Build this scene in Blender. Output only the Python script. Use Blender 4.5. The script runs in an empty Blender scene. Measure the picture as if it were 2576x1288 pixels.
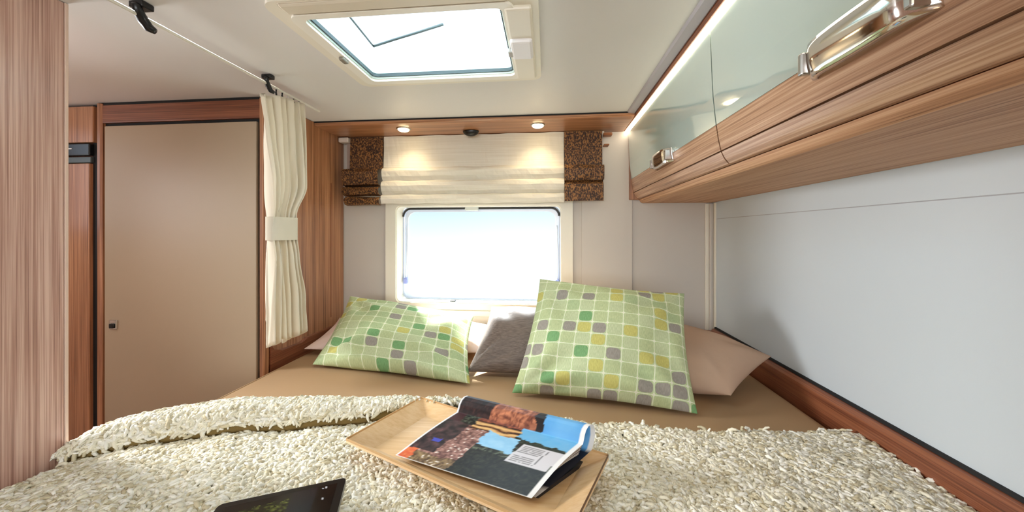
import bpy, bmesh, math, random
import numpy as np
from mathutils import Vector, Matrix
random.seed(7); rng = np.random.default_rng(7)
S = bpy.context.scene
COL = S.collection
CZ = 1.24                                   # eye height above the floor

# ------------------------------------------------------------------ camera
cam = bpy.data.objects.new('camera', bpy.data.cameras.new('camera'))
COL.objects.link(cam)
cam.location = (0, 0, CZ)
cam.rotation_euler = (math.pi / 2, 0, math.atan(88 / 900))
cam.data.sensor_width = 36
cam.data.lens = 36 * 900 / 2576
cam.data.shift_y = -57 / 2576
cam.data.clip_start = 0.02
S.camera = cam

# ------------------------------------------------------------------ world, sun, exposure
SKY = 8.5
w = bpy.data.worlds.new('sky'); S.world = w; w.use_nodes = True
nt = w.node_tree; nt.nodes.clear()
tc = nt.nodes.new('ShaderNodeTexCoord'); sp = nt.nodes.new('ShaderNodeSeparateXYZ')
mr = nt.nodes.new('ShaderNodeMapRange'); mr.inputs['From Min'].default_value = -1.0; mr.inputs['From Max'].default_value = 1.0
cr = nt.nodes.new('ShaderNodeValToRGB')
cr.color_ramp.elements[0].position = 0.0; cr.color_ramp.elements[0].color = (0.2, 0.2, 0.2, 1)
cr.color_ramp.elements[1].position = 1.0; cr.color_ramp.elements[1].color = (0.86, 0.97, 1.0, 1)
for p_, c_ in ((0.46, (.20, .20, .20)), (0.50, (.15, .16, .18)), (0.54, (.105, .122, .158)), (0.70, (.45, .51, .55))):
    e = cr.color_ramp.elements.new(p_); e.color = c_ + (1,)
bg = nt.nodes.new('ShaderNodeBackground'); bg.inputs['Strength'].default_value = SKY
wo = nt.nodes.new('ShaderNodeOutputWorld')
nt.links.new(tc.outputs['Generated'], sp.inputs[0]); nt.links.new(sp.outputs['Z'], mr.inputs[0])
nt.links.new(mr.outputs[0], cr.inputs[0]); nt.links.new(cr.outputs[0], bg.inputs[0]); nt.links.new(bg.outputs[0], wo.inputs[0])

sd = bpy.data.lights.new('sun', 'SUN'); sd.energy = 38.0; sd.angle = math.radians(3); sd.color = (1.0, 0.95, 0.88)
so = bpy.data.objects.new('sun', sd); COL.objects.link(so); so.location = (-3, 6, 6)
so.rotation_euler = Vector((0.24, -0.46, -0.46)).to_track_quat('-Z', 'Y').to_euler()

def portal(loc, direction, sx, sy):          # sky portal in a window opening
    d = bpy.data.lights.new('window_portal', 'AREA'); d.shape = 'RECTANGLE'; d.size = sx; d.size_y = sy
    d.cycles.is_portal = True
    o = bpy.data.objects.new('window_portal', d); COL.objects.link(o); o.location = loc
    o.rotation_euler = Vector(direction).to_track_quat('-Z', 'Z' if abs(direction[2]) < .5 else 'Y').to_euler()
def added_lamp(loc, direction, sx, sy, energy, color, spread=math.pi):   # added soft area lamp, used for the left key and the front fill
    d = bpy.data.lights.new('added_area_lamp', 'AREA'); d.shape = 'RECTANGLE'; d.size = sx; d.size_y = sy
    d.energy = energy; d.color = color; d.spread = spread
    o = bpy.data.objects.new('added_area_lamp', d); COL.objects.link(o); o.location = loc
    o.rotation_euler = Vector(direction).to_track_quat('-Z', 'Z' if abs(direction[2]) < .5 else 'Y').to_euler()
portal((-0.42, 2.30, CZ - 0.13), (0, -1, 0), 1.0, 0.58)
portal((-0.40, 1.13, CZ + 0.72), (0, 0, -1), 0.56, 0.42)
added_lamp((-2.61, 1.00, CZ + 0.26), (1, -.30, -.34), 0.44, 0.40, 21, (0.97, 0.98, 1.0), 1.55)  # added key lamp from the left, narrowed beam, in an unseen opening
added_lamp((-0.30, -2.66, CZ + 0.10), (0, 1, 0), 2.2, 0.80, 42, (0.95, 0.98, 1.0))  # added fill lamp behind the viewer, at an unseen opening

S.view_settings.view_transform = 'Standard'
S.view_settings.look = 'None'
S.view_settings.gamma = 1.0
S.view_settings.use_curve_mapping = False
S.view_settings.exposure = 0.0

# ------------------------------------------------------------------ materials
def s2l(c):
    return tuple(((v / 255) / 12.92 if v / 255 <= 0.04045 else ((v / 255 + 0.055) / 1.055) ** 2.4) for v in c) + (1.0,)
def mat(name, col, rough=0.5, spec=0.5, metal=0.0, coat=0.0, emit=0.0, bump=None):
    m = bpy.data.materials.new(name); m.use_nodes = True
    b = m.node_tree.nodes['Principled BSDF']
    b.inputs['Base Color'].default_value = s2l(col); b.inputs['Roughness'].default_value = rough
    b.inputs['Specular IOR Level'].default_value = spec; b.inputs['Metallic'].default_value = metal
    b.inputs['Coat Weight'].default_value = coat
    if emit:
        b.inputs['Emission Color'].default_value = s2l(col); b.inputs['Emission Strength'].default_value = emit
    if bump:
        n = m.node_tree.nodes.new('ShaderNodeTexNoise'); n.inputs['Scale'].default_value = bump[0]; n.inputs['Detail'].default_value = 4
        t = m.node_tree.nodes.new('ShaderNodeTexCoord'); bp = m.node_tree.nodes.new('ShaderNodeBump')
        bp.inputs['Strength'].default_value = bump[1]; bp.inputs['Distance'].default_value = 0.002
        m.node_tree.links.new(t.outputs['Object'], n.inputs['Vector']); m.node_tree.links.new(n.outputs[0], bp.inputs['Height'])
        m.node_tree.links.new(bp.outputs[0], b.inputs['Normal'])
    return m
def ramp(nt, stops):
    r = nt.nodes.new('ShaderNodeValToRGB')
    while len(r.color_ramp.elements) < len(stops): r.color_ramp.elements.new(0.5)
    for el, (p, c) in zip(r.color_ramp.elements, stops): el.position = p; el.color = s2l(c)
    return r
def wood(name, axis, cols, fine=230.0, rough=0.35, coat=0.25, lo=2.2):
    m = bpy.data.materials.new(name); m.use_nodes = True; t = m.node_tree; b = t.nodes['Principled BSDF']
    tc = t.nodes.new('ShaderNodeTexCoord'); mp = t.nodes.new('ShaderNodeMapping')
    sc = [fine, fine, fine]; sc['xyz'.index(axis)] = lo
    mp.inputs['Scale'].default_value = sc
    n1 = t.nodes.new('ShaderNodeTexNoise'); n1.inputs['Scale'].default_value = 1.0; n1.inputs['Detail'].default_value = 4; n1.inputs['Roughness'].default_value = 0.62
    mp2 = t.nodes.new('ShaderNodeMapping'); mp2.inputs['Scale'].default_value = [v * 0.14 if i != 'xyz'.index(axis) else v * .5 for i, v in enumerate(sc)]
    n2 = t.nodes.new('ShaderNodeTexNoise'); n2.inputs['Scale'].default_value = 1.0; n2.inputs['Detail'].default_value = 2
    mx = t.nodes.new('ShaderNodeMix'); mx.data_type = 'FLOAT'; mx.inputs[0].default_value = 0.30
    r = ramp(t, [(0.30, cols[0]), (0.46, cols[1]), (0.60, cols[2])])
    t.links.new(tc.outputs['Object'], mp.inputs[0]); t.links.new(tc.outputs['Object'], mp2.inputs[0])
    t.links.new(mp.outputs[0], n1.inputs['Vector']); t.links.new(mp2.outputs[0], n2.inputs['Vector'])
    t.links.new(n1.outputs[0], mx.inputs[2]); t.links.new(n2.outputs[0], mx.inputs[3]); t.links.new(mx.outputs[0], r.inputs[0])
    t.links.new(r.outputs[0], b.inputs['Base Color'])
    bp = t.nodes.new('ShaderNodeBump'); bp.inputs['Strength'].default_value = 0.15; bp.inputs['Distance'].default_value = 0.0015
    t.links.new(n1.outputs[0], bp.inputs['Height']); t.links.new(bp.outputs[0], b.inputs['Normal'])
    b.inputs['Roughness'].default_value = rough; b.inputs['Coat Weight'].default_value = coat; b.inputs['Coat Roughness'].default_value = 0.25
    return m
WC = [(104, 68, 50), (172, 130, 100), (206, 170, 140)]
WD = [(72, 36, 22), (122, 68, 44), (150, 92, 62)]
W_y = wood('walnut_y', 'y', WC)
WM = [(88, 52, 34), (154, 104, 72), (188, 136, 98)]
W_z, W_x = (wood('mid_walnut_' + a, a, WM) for a in 'zx')
D_z, D_x, D_y = (wood('dark_walnut_' + a, a, WD) for a in 'zxy')
WP = [(124, 84, 74), (188, 146, 130), (222, 188, 172)]
P_z = wood('pale_walnut_z', 'z', WP, fine=290, rough=0.3, coat=0.4)
TRAY = wood('tray_wood', 'x', [(214, 174, 122), (224, 186, 136), (230, 196, 150)], fine=120, rough=0.42, coat=0.1)
CEIL = mat('ceiling_laminate', (222, 220, 217), 0.38, bump=(60, 0.05))
WALLB = mat('rear_wall_laminate', (206, 199, 190), 0.5, bump=(300, 0.08))
WALLR = mat('side_wall_laminate', (204, 212, 216), 0.45, bump=(300, 0.08))
CREAM = mat('cream_plastic', (236, 230, 214), 0.35)
DOORM = mat('taupe_laminate', (172, 153, 128), 0.42, bump=(400, 0.06))
BLACK = mat('black_plastic', (14, 14, 15), 0.3)
GAP = mat('black_gap', (8, 7, 7), 0.7)
CHROME = mat('chrome', (225, 222, 218), 0.08, metal=1.0)
STEEL = mat('brushed_steel', (190, 188, 184), 0.25, metal=1.0)
GREYP = mat('grey_profile', (176, 172, 178), 0.4)
LED = mat('led_strip', (255, 240, 212), 0.5, emit=16.0)
SPOT = mat('spot_lens', (255, 232, 180), 0.4, emit=22.0)
SHEET = mat('brown_sheet', (176, 144, 108), 0.8, spec=0.2, bump=(14, 0.5))
FLOORM = wood('floor_vinyl', 'y', [(120, 92, 68), (150, 118, 90), (168, 136, 106)], fine=40)
CLOTHC = mat('curtain_cloth', (242, 234, 216), 0.8, spec=0.1, bump=(500, 0.2))
def add_trans(m, amount, col):
    t = m.node_tree; b = t.nodes['Principled BSDF']; o = t.nodes['Material Output']
    tr = t.nodes.new('ShaderNodeBsdfTranslucent'); tr.inputs[0].default_value = s2l(col)
    mx = t.nodes.new('ShaderNodeMixShader'); mx.inputs[0].default_value = amount
    t.links.new(b.outputs[0], mx.inputs[1]); t.links.new(tr.outputs[0], mx.inputs[2]); t.links.new(mx.outputs[0], o.inputs[0])
add_trans(CLOTHC, 0.3, (246, 238, 222))
def pane_mat(name, tint):
    m = bpy.data.materials.new(name); m.use_nodes = True; t = m.node_tree; t.nodes.remove(t.nodes['Principled BSDF'])
    tr = t.nodes.new('ShaderNodeBsdfTransparent'); tr.inputs[0].default_value = s2l(tint)
    gl = t.nodes.new('ShaderNodeBsdfGlossy'); gl.inputs['Roughness'].default_value = 0.3
    lw = t.nodes.new('ShaderNodeLayerWeight'); pw = t.nodes.new('ShaderNodeMath'); pw.operation = 'POWER'; pw.inputs[1].default_value = 5
    fr = t.nodes.new('ShaderNodeMath'); fr.operation = 'MULTIPLY_ADD'; fr.inputs[1].default_value = .9; fr.inputs[2].default_value = .02; mx = t.nodes.new('ShaderNodeMixShader')
    t.links.new(lw.outputs['Facing'], pw.inputs[0]); t.links.new(pw.outputs[0], fr.inputs[0])
    t.links.new(fr.outputs[0], mx.inputs[0]); t.links.new(tr.outputs[0], mx.inputs[1]); t.links.new(gl.outputs[0], mx.inputs[2])
    t.links.new(mx.outputs[0], t.nodes['Material Output'].inputs[0])
    return m
PANE = pane_mat('acrylic_pane', (240, 247, 252))
def blind_mat(name, stops, scale, trans):
    m = bpy.data.materials.new(name); m.use_nodes = True; t = m.node_tree; b = t.nodes['Principled BSDF']
    tc = t.nodes.new('ShaderNodeTexCoord'); mp = t.nodes.new('ShaderNodeMapping'); mp.inputs['Scale'].default_value = scale
    n = t.nodes.new('ShaderNodeTexNoise'); n.inputs['Scale'].default_value = 1; n.inputs['Detail'].default_value = 3
    r = ramp(t, stops); b.inputs['Roughness'].default_value = 0.6
    t.links.new(tc.outputs['Object'], mp.inputs[0]); t.links.new(mp.outputs[0], n.inputs[0]); t.links.new(n.outputs[0], r.inputs[0])
    t.links.new(r.outputs[0], b.inputs['Base Color'])
    if trans: add_trans(m, trans, stops[-1][1])
    return m
BLW = blind_mat('blind_white', [(0.3, (234, 226, 208)), (0.6, (246, 240, 226))], (3, 3, 120), 0.18)
BLB = blind_mat('blind_brown', [(0.42, (40, 22, 12)), (0.50, (92, 56, 26)), (0.60, (150, 104, 56))], (150, 150, 90), 0.04)
# glossy upper part of the cabinet doors
GLOSS = mat('gloss_lacquer', (186, 206, 199), 0.07, spec=1.0, coat=1.0)
GLOSS.node_tree.nodes['Principled BSDF'].inputs['Coat IOR'].default_value = 2.2
GLOSS.node_tree.nodes['Principled BSDF'].inputs['Coat Roughness'].default_value = 0.04
KNIT = blind_mat('knit_taupe', [(0.30, (98, 84, 76)), (0.70, (136, 120, 110))], (30, 260, 260), 0)
PILW = mat('pillow_taupe', (196, 166, 142), 0.85, spec=0.15, bump=(30, 0.4))
PILP = mat('pillow_pink', (226, 200, 186), 0.85, spec=0.15, bump=(30, 0.4))
WHITEP = mat('page_white', (238, 236, 232), 0.5)

def pattern_mat(name, off):
    m = bpy.data.materials.new(name); m.use_nodes = True; t = m.node_tree; b = t.nodes['Principled BSDF']; L = t.links.new
    def math_(op, a=None, bb=None, c=None):
        n = t.nodes.new('ShaderNodeMath'); n.operation = op
        for i, v in enumerate((a, bb, c)):
            if v is None: continue
            if isinstance(v, (int, float)): n.inputs[i].default_value = v
            else: L(v, n.inputs[i])
        return n.outputs[0]
    uv = t.nodes.new('ShaderNodeUVMap'); uv.uv_map = 'UVMap'
    mp = t.nodes.new('ShaderNodeMapping'); mp.inputs['Scale'].default_value = (11, 10, 1); mp.inputs['Location'].default_value = off + (0,)
    L(uv.outputs[0], mp.inputs[0])
    sx = t.nodes.new('ShaderNodeSeparateXYZ'); L(mp.outputs[0], sx.inputs[0])
    fy = math_('FLOOR', sx.outputs['Y'])
    xx = math_('ADD', sx.outputs['X'], math_('MULTIPLY', math_('MODULO', fy, 2), 0.0))
    fx = math_('FLOOR', xx)
    px = math_('ABSOLUTE', math_('SUBTRACT', math_('FRACT', xx), 0.5)); py = math_('ABSOLUTE', math_('SUBTRACT', math_('FRACT', sx.outputs['Y']), 0.5))
    # rounded square: p-norm distance
    d = math_('POWER', math_('ADD', math_('POWER', px, 4.0), math_('POWER', py, 4.0)), 0.25)
    cb = t.nodes.new('ShaderNodeCombineXYZ'); L(fx, cb.inputs[0]); L(fy, cb.inputs[1])
    wn = t.nodes.new('ShaderNodeTexWhiteNoise'); wn.noise_dimensions = '2D'; L(cb.outputs[0], wn.inputs['Vector'])
    pal = ramp(t, [(0.0, (184, 195, 148)), (0.30, (190, 200, 158)), (0.52, (174, 190, 144)), (0.70, (196, 190, 112)), (0.80, (122, 164, 112)), (0.89, (154, 148, 138))])
    pal.color_ramp.interpolation = 'CONSTANT'; L(wn.outputs['Value'], pal.inputs[0])
    inside = math_('LESS_THAN', d, 0.435)
    line = math_('MINIMUM', math_('SUBTRACT', 0.5, px), math_('SUBTRACT', 0.5, py))
    isline = math_('LESS_THAN', line, 0.022)
    star = math_('LESS_THAN', math_('MULTIPLY', math_('SUBTRACT', 0.5, px), math_('SUBTRACT', 0.5, py)), 0.0035)
    iswhite = math_('MAXIMUM', isline, star)
    m1 = t.nodes.new('ShaderNodeMix'); m1.data_type = 'RGBA'; m1.inputs[6].default_value = s2l((188, 203, 154)); L(inside, m1.inputs[0]); L(pal.outputs[0], m1.inputs[7])
    m2 = t.nodes.new('ShaderNodeMix'); m2.data_type = 'RGBA'; m2.inputs[7].default_value = s2l((228, 230, 206)); L(iswhite, m2.inputs[0]); L(m1.outputs[2], m2.inputs[6])
    # woven threads
    ns = t.nodes.new('ShaderNodeTexNoise'); ns.inputs['Scale'].default_value = 1; mp2 = t.nodes.new('ShaderNodeMapping'); mp2.inputs['Scale'].default_value = (260, 40, 1)
    L(uv.outputs[0], mp2.inputs[0]); L(mp2.outputs[0], ns.inputs['Vector'])
    m3 = t.nodes.new('ShaderNodeMix'); m3.data_type = 'RGBA'; m3.blend_type = 'OVERLAY'; m3.inputs[0].default_value = 0.35; L(m2.outputs[2], m3.inputs[6]); L(ns.outputs[0], m3.inputs[7])
    L(m3.outputs[2], b.inputs['Base Color']); b.inputs['Roughness'].default_value = 0.85; b.inputs['Specular IOR Level'].default_value = 0.15
    return m
PAT1 = pattern_mat('green_print', (3.2, 7.1)); PAT2 = pattern_mat('green_print_b', (21.35, 4.4))
def attr_mat(name, rough, coat=0.0):
    m = bpy.data.materials.new(name); m.use_nodes = True; t = m.node_tree; b = t.nodes['Principled BSDF']
    a = t.nodes.new('ShaderNodeVertexColor'); a.layer_name = 'Col'; t.links.new(a.outputs[0], b.inputs['Base Color'])
    b.inputs['Roughness'].default_value = rough; b.inputs['Coat Weight'].default_value = coat
    return m
PRINT = attr_mat('cover_print', 0.42, 0.0); SCREEN = attr_mat('tablet_screen', 0.2, 0.0); WOOL = attr_mat('wool', 0.9)
WOOL.node_tree.nodes['Principled BSDF'].inputs['Specular IOR Level'].default_value = 0.1
WOOLB = mat('wool_backing', (224, 212, 182), 0.95, spec=0.1)

# ------------------------------------------------------------------ helpers
def link(name, me, material=None, parent=None, smooth=False):
    """mesh in room coordinates -> object; children are stored relative to their (unrotated) parent"""
    o = bpy.data.objects.new(name, me); COL.objects.link(o)
    if material: me.materials.append(material)
    if smooth: me.polygons.foreach_set('use_smooth', [True] * len(me.polygons))
    base = None
    if parent is not None:
        off = Vector(); p = parent
        while p is not None: off += p.location; p = p.parent
        o.parent = parent; me.transform(Matrix.Translation(-off))
    return o
def rebase(o, loc):
    o.data.transform(Matrix.Translation(-Vector(loc))); o.location = loc; return o
def thing(name, label, cat, loc, group=None):
    o = bpy.data.objects.new(name, None); COL.objects.link(o); o.location = loc; o.empty_display_size = .05
    o['label'] = label; o['category'] = cat
    if group: o['group'] = group
    return o
def tag(o, label, cat, group=None):
    o['label'] = label; o['category'] = cat
    if group: o['group'] = group
    return o
def struct(o, label=None, cat=None):
    o['kind'] = 'structure'
    if label: o['label'] = label
    if cat: o['category'] = cat
    return o
def sempty(name, label, cat, loc):
    o = thing(name, label, cat, loc); o['kind'] = 'structure'; return o
def bm_box(bm, x0, x1, y0, y1, z0, z1, bev=0.0, seg=2):
    r = bmesh.ops.create_cube(bm, size=1.0, matrix=Matrix.Translation(((x0 + x1) / 2, (y0 + y1) / 2, (z0 + z1) / 2)) @ Matrix.Diagonal((x1 - x0, y1 - y0, z1 - z0, 1)))
    if bev:
        es = list({e for v in r['verts'] for e in v.link_edges})
        bmesh.ops.bevel(bm, geom=es, offset=bev, segments=seg, affect='EDGES', profile=0.5)
def to_me(bm, name='m'):
    bmesh.ops.recalc_face_normals(bm, faces=bm.faces)
    me = bpy.data.meshes.new(name); bm.to_mesh(me); bm.free(); return me
def box(name, x0, x1, y0, y1, z0, z1, material, parent=None, bev=0.0, seg=2):
    """z given relative to eye height"""
    bm = bmesh.new(); bm_box(bm, x0, x1, y0, y1, z0 + CZ, z1 + CZ, bev, seg)
    return link(name, to_me(bm, name), material, parent)
def boxes(name, lst, material, parent=None, bev=0.0):
    bm = bmesh.new()
    for b in lst: bm_box(bm, b[0], b[1], b[2], b[3], b[4] + CZ, b[5] + CZ, bev)
    return link(name, to_me(bm, name), material, parent)
def prism(name, prof, axis, a0, a1, material, parent=None, smooth=False, nseg=1):
    """closed profile extruded along an axis; prof pairs are (x,z) for axis y, (y,z) for x, (x,y) for z (z relative to eye)"""
    n = len(prof); V = []; F = []
    for k in range(nseg + 1):
        a = a0 + (a1 - a0) * k / nseg
        for p, q in prof:
            V.append({'y': (p, a, q + CZ), 'x': (a, p, q + CZ), 'z': (p, q, a + CZ)}[axis])
    for k in range(nseg):
        for i in range(n):
            j = (i + 1) % n; F.append((k * n + i, k * n + j, (k + 1) * n + j, (k + 1) * n + i))
    F.append(tuple(range(n))); F.append(tuple(range(nseg * n, nseg * n + n)))
    me = bpy.data.meshes.new(name); me.from_pydata(V, [], F)
    bm = bmesh.new(); bm.from_mesh(me); bmesh.ops.recalc_face_normals(bm, faces=bm.faces); bm.to_mesh(me); bm.free()
    o = link(name, me, material, parent)
    if smooth:
        for i, p in enumerate(me.polygons): p.use_smooth = len(p.vertices) == 4
    return o
def tube(name, pts, r, material, parent=None, n=10, zrel=True):
    pts = [Vector(p) + Vector((0, 0, CZ if zrel else 0)) for p in pts]; V = []; F = []
    for i, p in enumerate(pts):
        t = (pts[min(i + 1, len(pts) - 1)] - pts[max(i - 1, 0)]).normalized()
        u = t.cross(Vector((0, 0, 1)));  u = u.normalized() if u.length > 1e-4 else Vector((1, 0, 0)); v = t.cross(u)
        rr = r[i] if isinstance(r, (list, tuple)) else r
        for k in range(n):
            a = 2 * math.pi * k / n; V.append(p + rr * (math.cos(a) * u + math.sin(a) * v))
    for i in range(len(pts) - 1):
        for k in range(n): F.append((i * n + k, i * n + (k + 1) % n, (i + 1) * n + (k + 1) % n, (i + 1) * n + k))
    F.append(tuple(range(n))); F.append(tuple(range((len(pts) - 1) * n, len(pts) * n)))
    me = bpy.data.meshes.new(name); me.from_pydata([tuple(v) for v in V], [], F)
    bm = bmesh.new(); bm.from_mesh(me); bmesh.ops.recalc_face_normals(bm, faces=bm.faces); bm.to_mesh(me); bm.free()
    return link(name, me, material, parent, smooth=True)
def rrect(x0, x1, y0, y1, r, k=5):
    out = []
    for cx, cy, a0 in ((x1 - r, y1 - r, 0), (x0 + r, y1 - r, 90), (x0 + r, y0 + r, 180), (x1 - r, y0 + r, 270)):
        for i in range(k + 1):
            a = math.radians(a0 + 90 * i / k); out.append((cx + r * math.cos(a), cy + r * math.sin(a)))
    return out
def ring(name, outer, inner, plane, a0, a1, material, parent=None):
    """frame between two loops of equal length, from depth a0 to a1; plane 'xz' (depth y) or 'xy' (depth z)"""
    n = len(outer); V = []
    for a in (a0, a1):
        for loop in (outer, inner):
            for p, q in loop: V.append((p, a, q + CZ) if plane == 'xz' else (p, q, a + CZ))
    F = []
    for i in range(n):
        j = (i + 1) % n
        F += [(i, j, n + j, n + i), (2 * n + i, 3 * n + i, 3 * n + j, 2 * n + j), (i, 2 * n + i, 2 * n + j, j), (n + i, n + j, 3 * n + j, 3 * n + i)]
    me = bpy.data.meshes.new(name); me.from_pydata(V, [], F)
    bm = bmesh.new(); bm.from_mesh(me); bmesh.ops.recalc_face_normals(bm, faces=bm.faces); bm.to_mesh(me); bm.free()
    return link(name, me, material, parent)

# ------------------------------------------------------------------ the shell
XL, XR, YB, YF, ZC, ZF = -2.60, 0.945, 2.16, -2.60, 0.62, -1.24
struct(box('floor', XL - .05, XR + .05, YF - .05, YB + .05, ZF - .05, ZF, FLOORM), 'wood-look vinyl floor of the caravan', 'floor')
sx0, sx1, sy0, sy1 = -0.675, -0.115, 0.925, 1.335          # roof opening
struct(boxes('ceiling', [(XL - .05, sx0, YF - .05, YB + .05, ZC, ZC + .04), (sx1, XR + .05, YF - .05, YB + .05, ZC, ZC + .04),
       (sx0, sx1, YF - .05, sy0, ZC, ZC + .04), (sx0, sx1, sy1, YB + .05, ZC, ZC + .04)], CEIL), 'smooth off-white caravan ceiling above the bed', 'ceiling')
wx0, wx1, wz0, wz1 = -0.94, 0.092, -0.432, 0.175          # rear window opening
struct(boxes('wall_back', [(XL - .05, wx0, YB, YB + .05, ZF, ZC), (wx1, XR + .05, YB, YB + .05, ZF, ZC),
       (wx0, wx1, YB, YB + .05, ZF, wz0), (wx0, wx1, YB, YB + .05, wz1, ZC)], WALLB), 'light greige rear wall behind the pillows', 'wall')
struct(boxes('wall_right', [(XR, XR + .05, YF, YB + .05, ZF, .0795), (XR, XR + .05, YF, YB + .05, .0825, ZC), (XR + .004, XR + .05, YF, YB + .05, .0795, .0825)], WALLR),
       'pale cool-grey side wall right of the bed', 'wall')
struct(boxes('wall_left', [(XL - .05, XL, YF, .72, ZF, ZC), (XL - .05, XL, 1.28, YB, ZF, ZC), (XL - .05, XL, .72, 1.28, ZF, .02), (XL - .05, XL, .72, 1.28, .58, ZC)], WALLB),
       'outer wall beyond the aisle, with an opening added for the key lamp', 'wall')
struct(boxes('wall_front', [(XL - .05, -1.4, YF - .05, YF, ZF, ZC), (.80, XR + .05, YF - .05, YF, ZF, ZC), (-1.4, .80, YF - .05, YF, ZF, -.30), (-1.4, .80, YF - .05, YF, .50, ZC)], WALLB),
       'far end wall behind the viewer, with a wide opening added for the fill lamp', 'wall')
sm = box('panel_seam', XR + .0015, XR + .01, YF, YB, .0795, .0825, mat('seam_grey', (172, 172, 174), .6), bpy.data.objects['wall_right'])
# raised rear panel and corner profile
struct(box('trim_1', .205, .497, YB - .012, YB, -.60, .60, WALLB, bev=.003), 'flat raised panel strip on the rear wall right of the window', 'panel')
t2 = sempty('trim_2', 'cream vertical corner profile joining rear wall and side wall', 'trim', (.93, 2.15, CZ - .6))
box('corner_strip', .905, .925, YB - .010, YB, -.60, .172, CREAM, t2, bev=.003)
box('corner_bead', .925, .945, YB - .022, YB, -.60, .172, WALLB, t2, bev=.004)
box('side_strip', .939, .945, YB - .055, YB - .030, -.56, .172, CREAM, t2, bev=.002)
# wooden ledge behind the pillows
struct(box('trim_3', -1.283, .944, YB - .045, YB, -.665, -.553, D_x, bev=.006), 'wooden ledge along the foot of the rear wall', 'ledge')
# wooden rail along the right wall
t4 = sempty('trim_4', 'dark wooden rail between mattress and right-hand wall', 'rail', (.93, .5, CZ - .65))
prism('rail_board', [(.917, -.70), (.945, -.70), (.945, -.5375), (.938, -.5345), (.928, -.537), (.920, -.548), (.917, -.562)], 'y', -.6, 2.114, D_y, t4)
prism('rail_cap', [(.936, -.5337), (.945, -.5347), (.945, -.5255), (.939, -.5255)], 'y', -.6, 2.114, GAP, t4)

# ---- rear window
w1 = sempty('window_1', 'rear caravan window with cream frame and bright acrylic pane', 'window', (-.42, YB, CZ - .5))
ring('window_frame', rrect(-1.0, .152, -.548, .235, .02), rrect(-.935, .086, -.428, .170, .03), 'xz', YB - .022, YB + .0, CREAM, w1)
ring('reveal', rrect(-.939, .090, -.431, .174, .03), rrect(-.930, .081, -.423, .165, .03), 'xz', YB - .012, YB + .09, CREAM, w1)
ring('rubber_seal', rrect(-.932, .083, -.425, .167, .045), rrect(-.924, .075, -.418, .157, .045), 'xz', YB + .080, YB + .092, mat('seal_pale', (196, 204, 222), .4), w1)
ts = [p for p in rrect(-.931, .082, -.424, .166, .05, 8) if p[1] > .105]
tube('top_seal', [(a + (.007 if a < -.4 else -.007), YB + .076, b - .008) for a, b in ts], .0065, BLACK, w1, 8)
ring('pane_rim', rrect(-.926, .077, -.420, .159, .045), rrect(-.900, .052, -.398, .138, .05), 'xz', YB + .094, YB + .10, mat('acrylic_rim', (226, 234, 248), .2), w1)
box('pane', -.935, .086, YB + .102, YB + .106, -.428, .170, PANE, w1)
box('latch', -.51, -.43, YB + .03, YB + .075, .142, .172, mat('latch_grey', (205, 210, 205), .4), w1, bev=.006)
for nm, x in (('window_stay', -.905), ('window_stay', .062)):
    tube(nm, [(x, YB + .07, -.30), (x + .004, YB + .085, -.12), (x, YB + .09, .05)], .005, mat('stay_white', (226, 230, 240), .35), w1, 8)
    box('stay_knob', x - .014, x + .014, YB + .055, YB + .085, -.325, -.285, mat('knob_blue', (150, 160, 220), .4), w1, bev=.008)
box('sill_catch', -.60, -.565, YB + .01, YB + .04, -.428, -.416, BLACK, w1, bev=.004)
box('lower_rail', -.985, .137, YB - .034, YB - .022, -.505, -.468, CREAM, w1, bev=.005)

# ---- roof window
w2 = sempty('window_2', 'square roof window in the ceiling with cream frame and bright dome', 'window', (-.39, 1.13, CZ + .62))
ring('outer_frame', rrect(-.742, -.022, .855, 1.392, .035), rrect(-.690, -.100, .925, 1.345, .03), 'xy', .596, .622, CREAM, w2)
ring('inner_frame', rrect(-.706, -.086, .908, 1.360, .03), rrect(-.672, -.118, .928, 1.332, .02), 'xy', .589, .600, mat('frame_white', (244, 240, 228), .35), w2)
ring('reveal', rrect(-.674, -.116, .926, 1.334, .02), rrect(-.668, -.122, .932, 1.328, .02), 'xy', .598, .70, mat('reveal_green', (214, 228, 220), .3), w2)
ring('rubber_seal', rrect(-.668, -.122, .932, 1.328, .02), rrect(-.663, -.127, .937, 1.323, .02), 'xy', .604, .616, mat('seal_grey', (70, 82, 84), .5), w2)
prism('dome_pane', rrect(-.72, -.07, .88, 1.38, .05), 'z', .703, .709, PANE, w2)
tube('strut', [(-.597, .94, .665), (-.600, 1.004, .665), (-.611, 1.212, .662)], .0035, mat('strut_grey', (96, 108, 112), .4), w2, 8)
tube('strut', [(-.611, 1.212, .662), (-.52, 1.180, .664), (-.42, 1.150, .668), (-.333, 1.126, .674)], .0045, bpy.data.materials['strut_grey'], w2, 8)
box('blind_cassette', -.700, -.100, .862, .908, .590, .602, mat('cassette', (222, 212, 192), .4), w2, bev=.008)
box('side_rail', -.112, -.040, .93, 1.35, .584, .600, CREAM, w2, bev=.006)
box('handle_box', -.112, -.044, 1.07, 1.18, .572, .592, mat('handle_white', (240, 238, 240), .3), w2, bev=.008)
box('catch', -.124, -.106, 1.13, 1.165, .574, .590, mat('catch_grey', (176, 172, 166), .4), w2, bev=.004)
box('clip', -.692, -.674, 1.13, 1.165, .578, .592, mat('clip_grey', (130, 122, 108), .4), w2, bev=.004)

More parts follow.
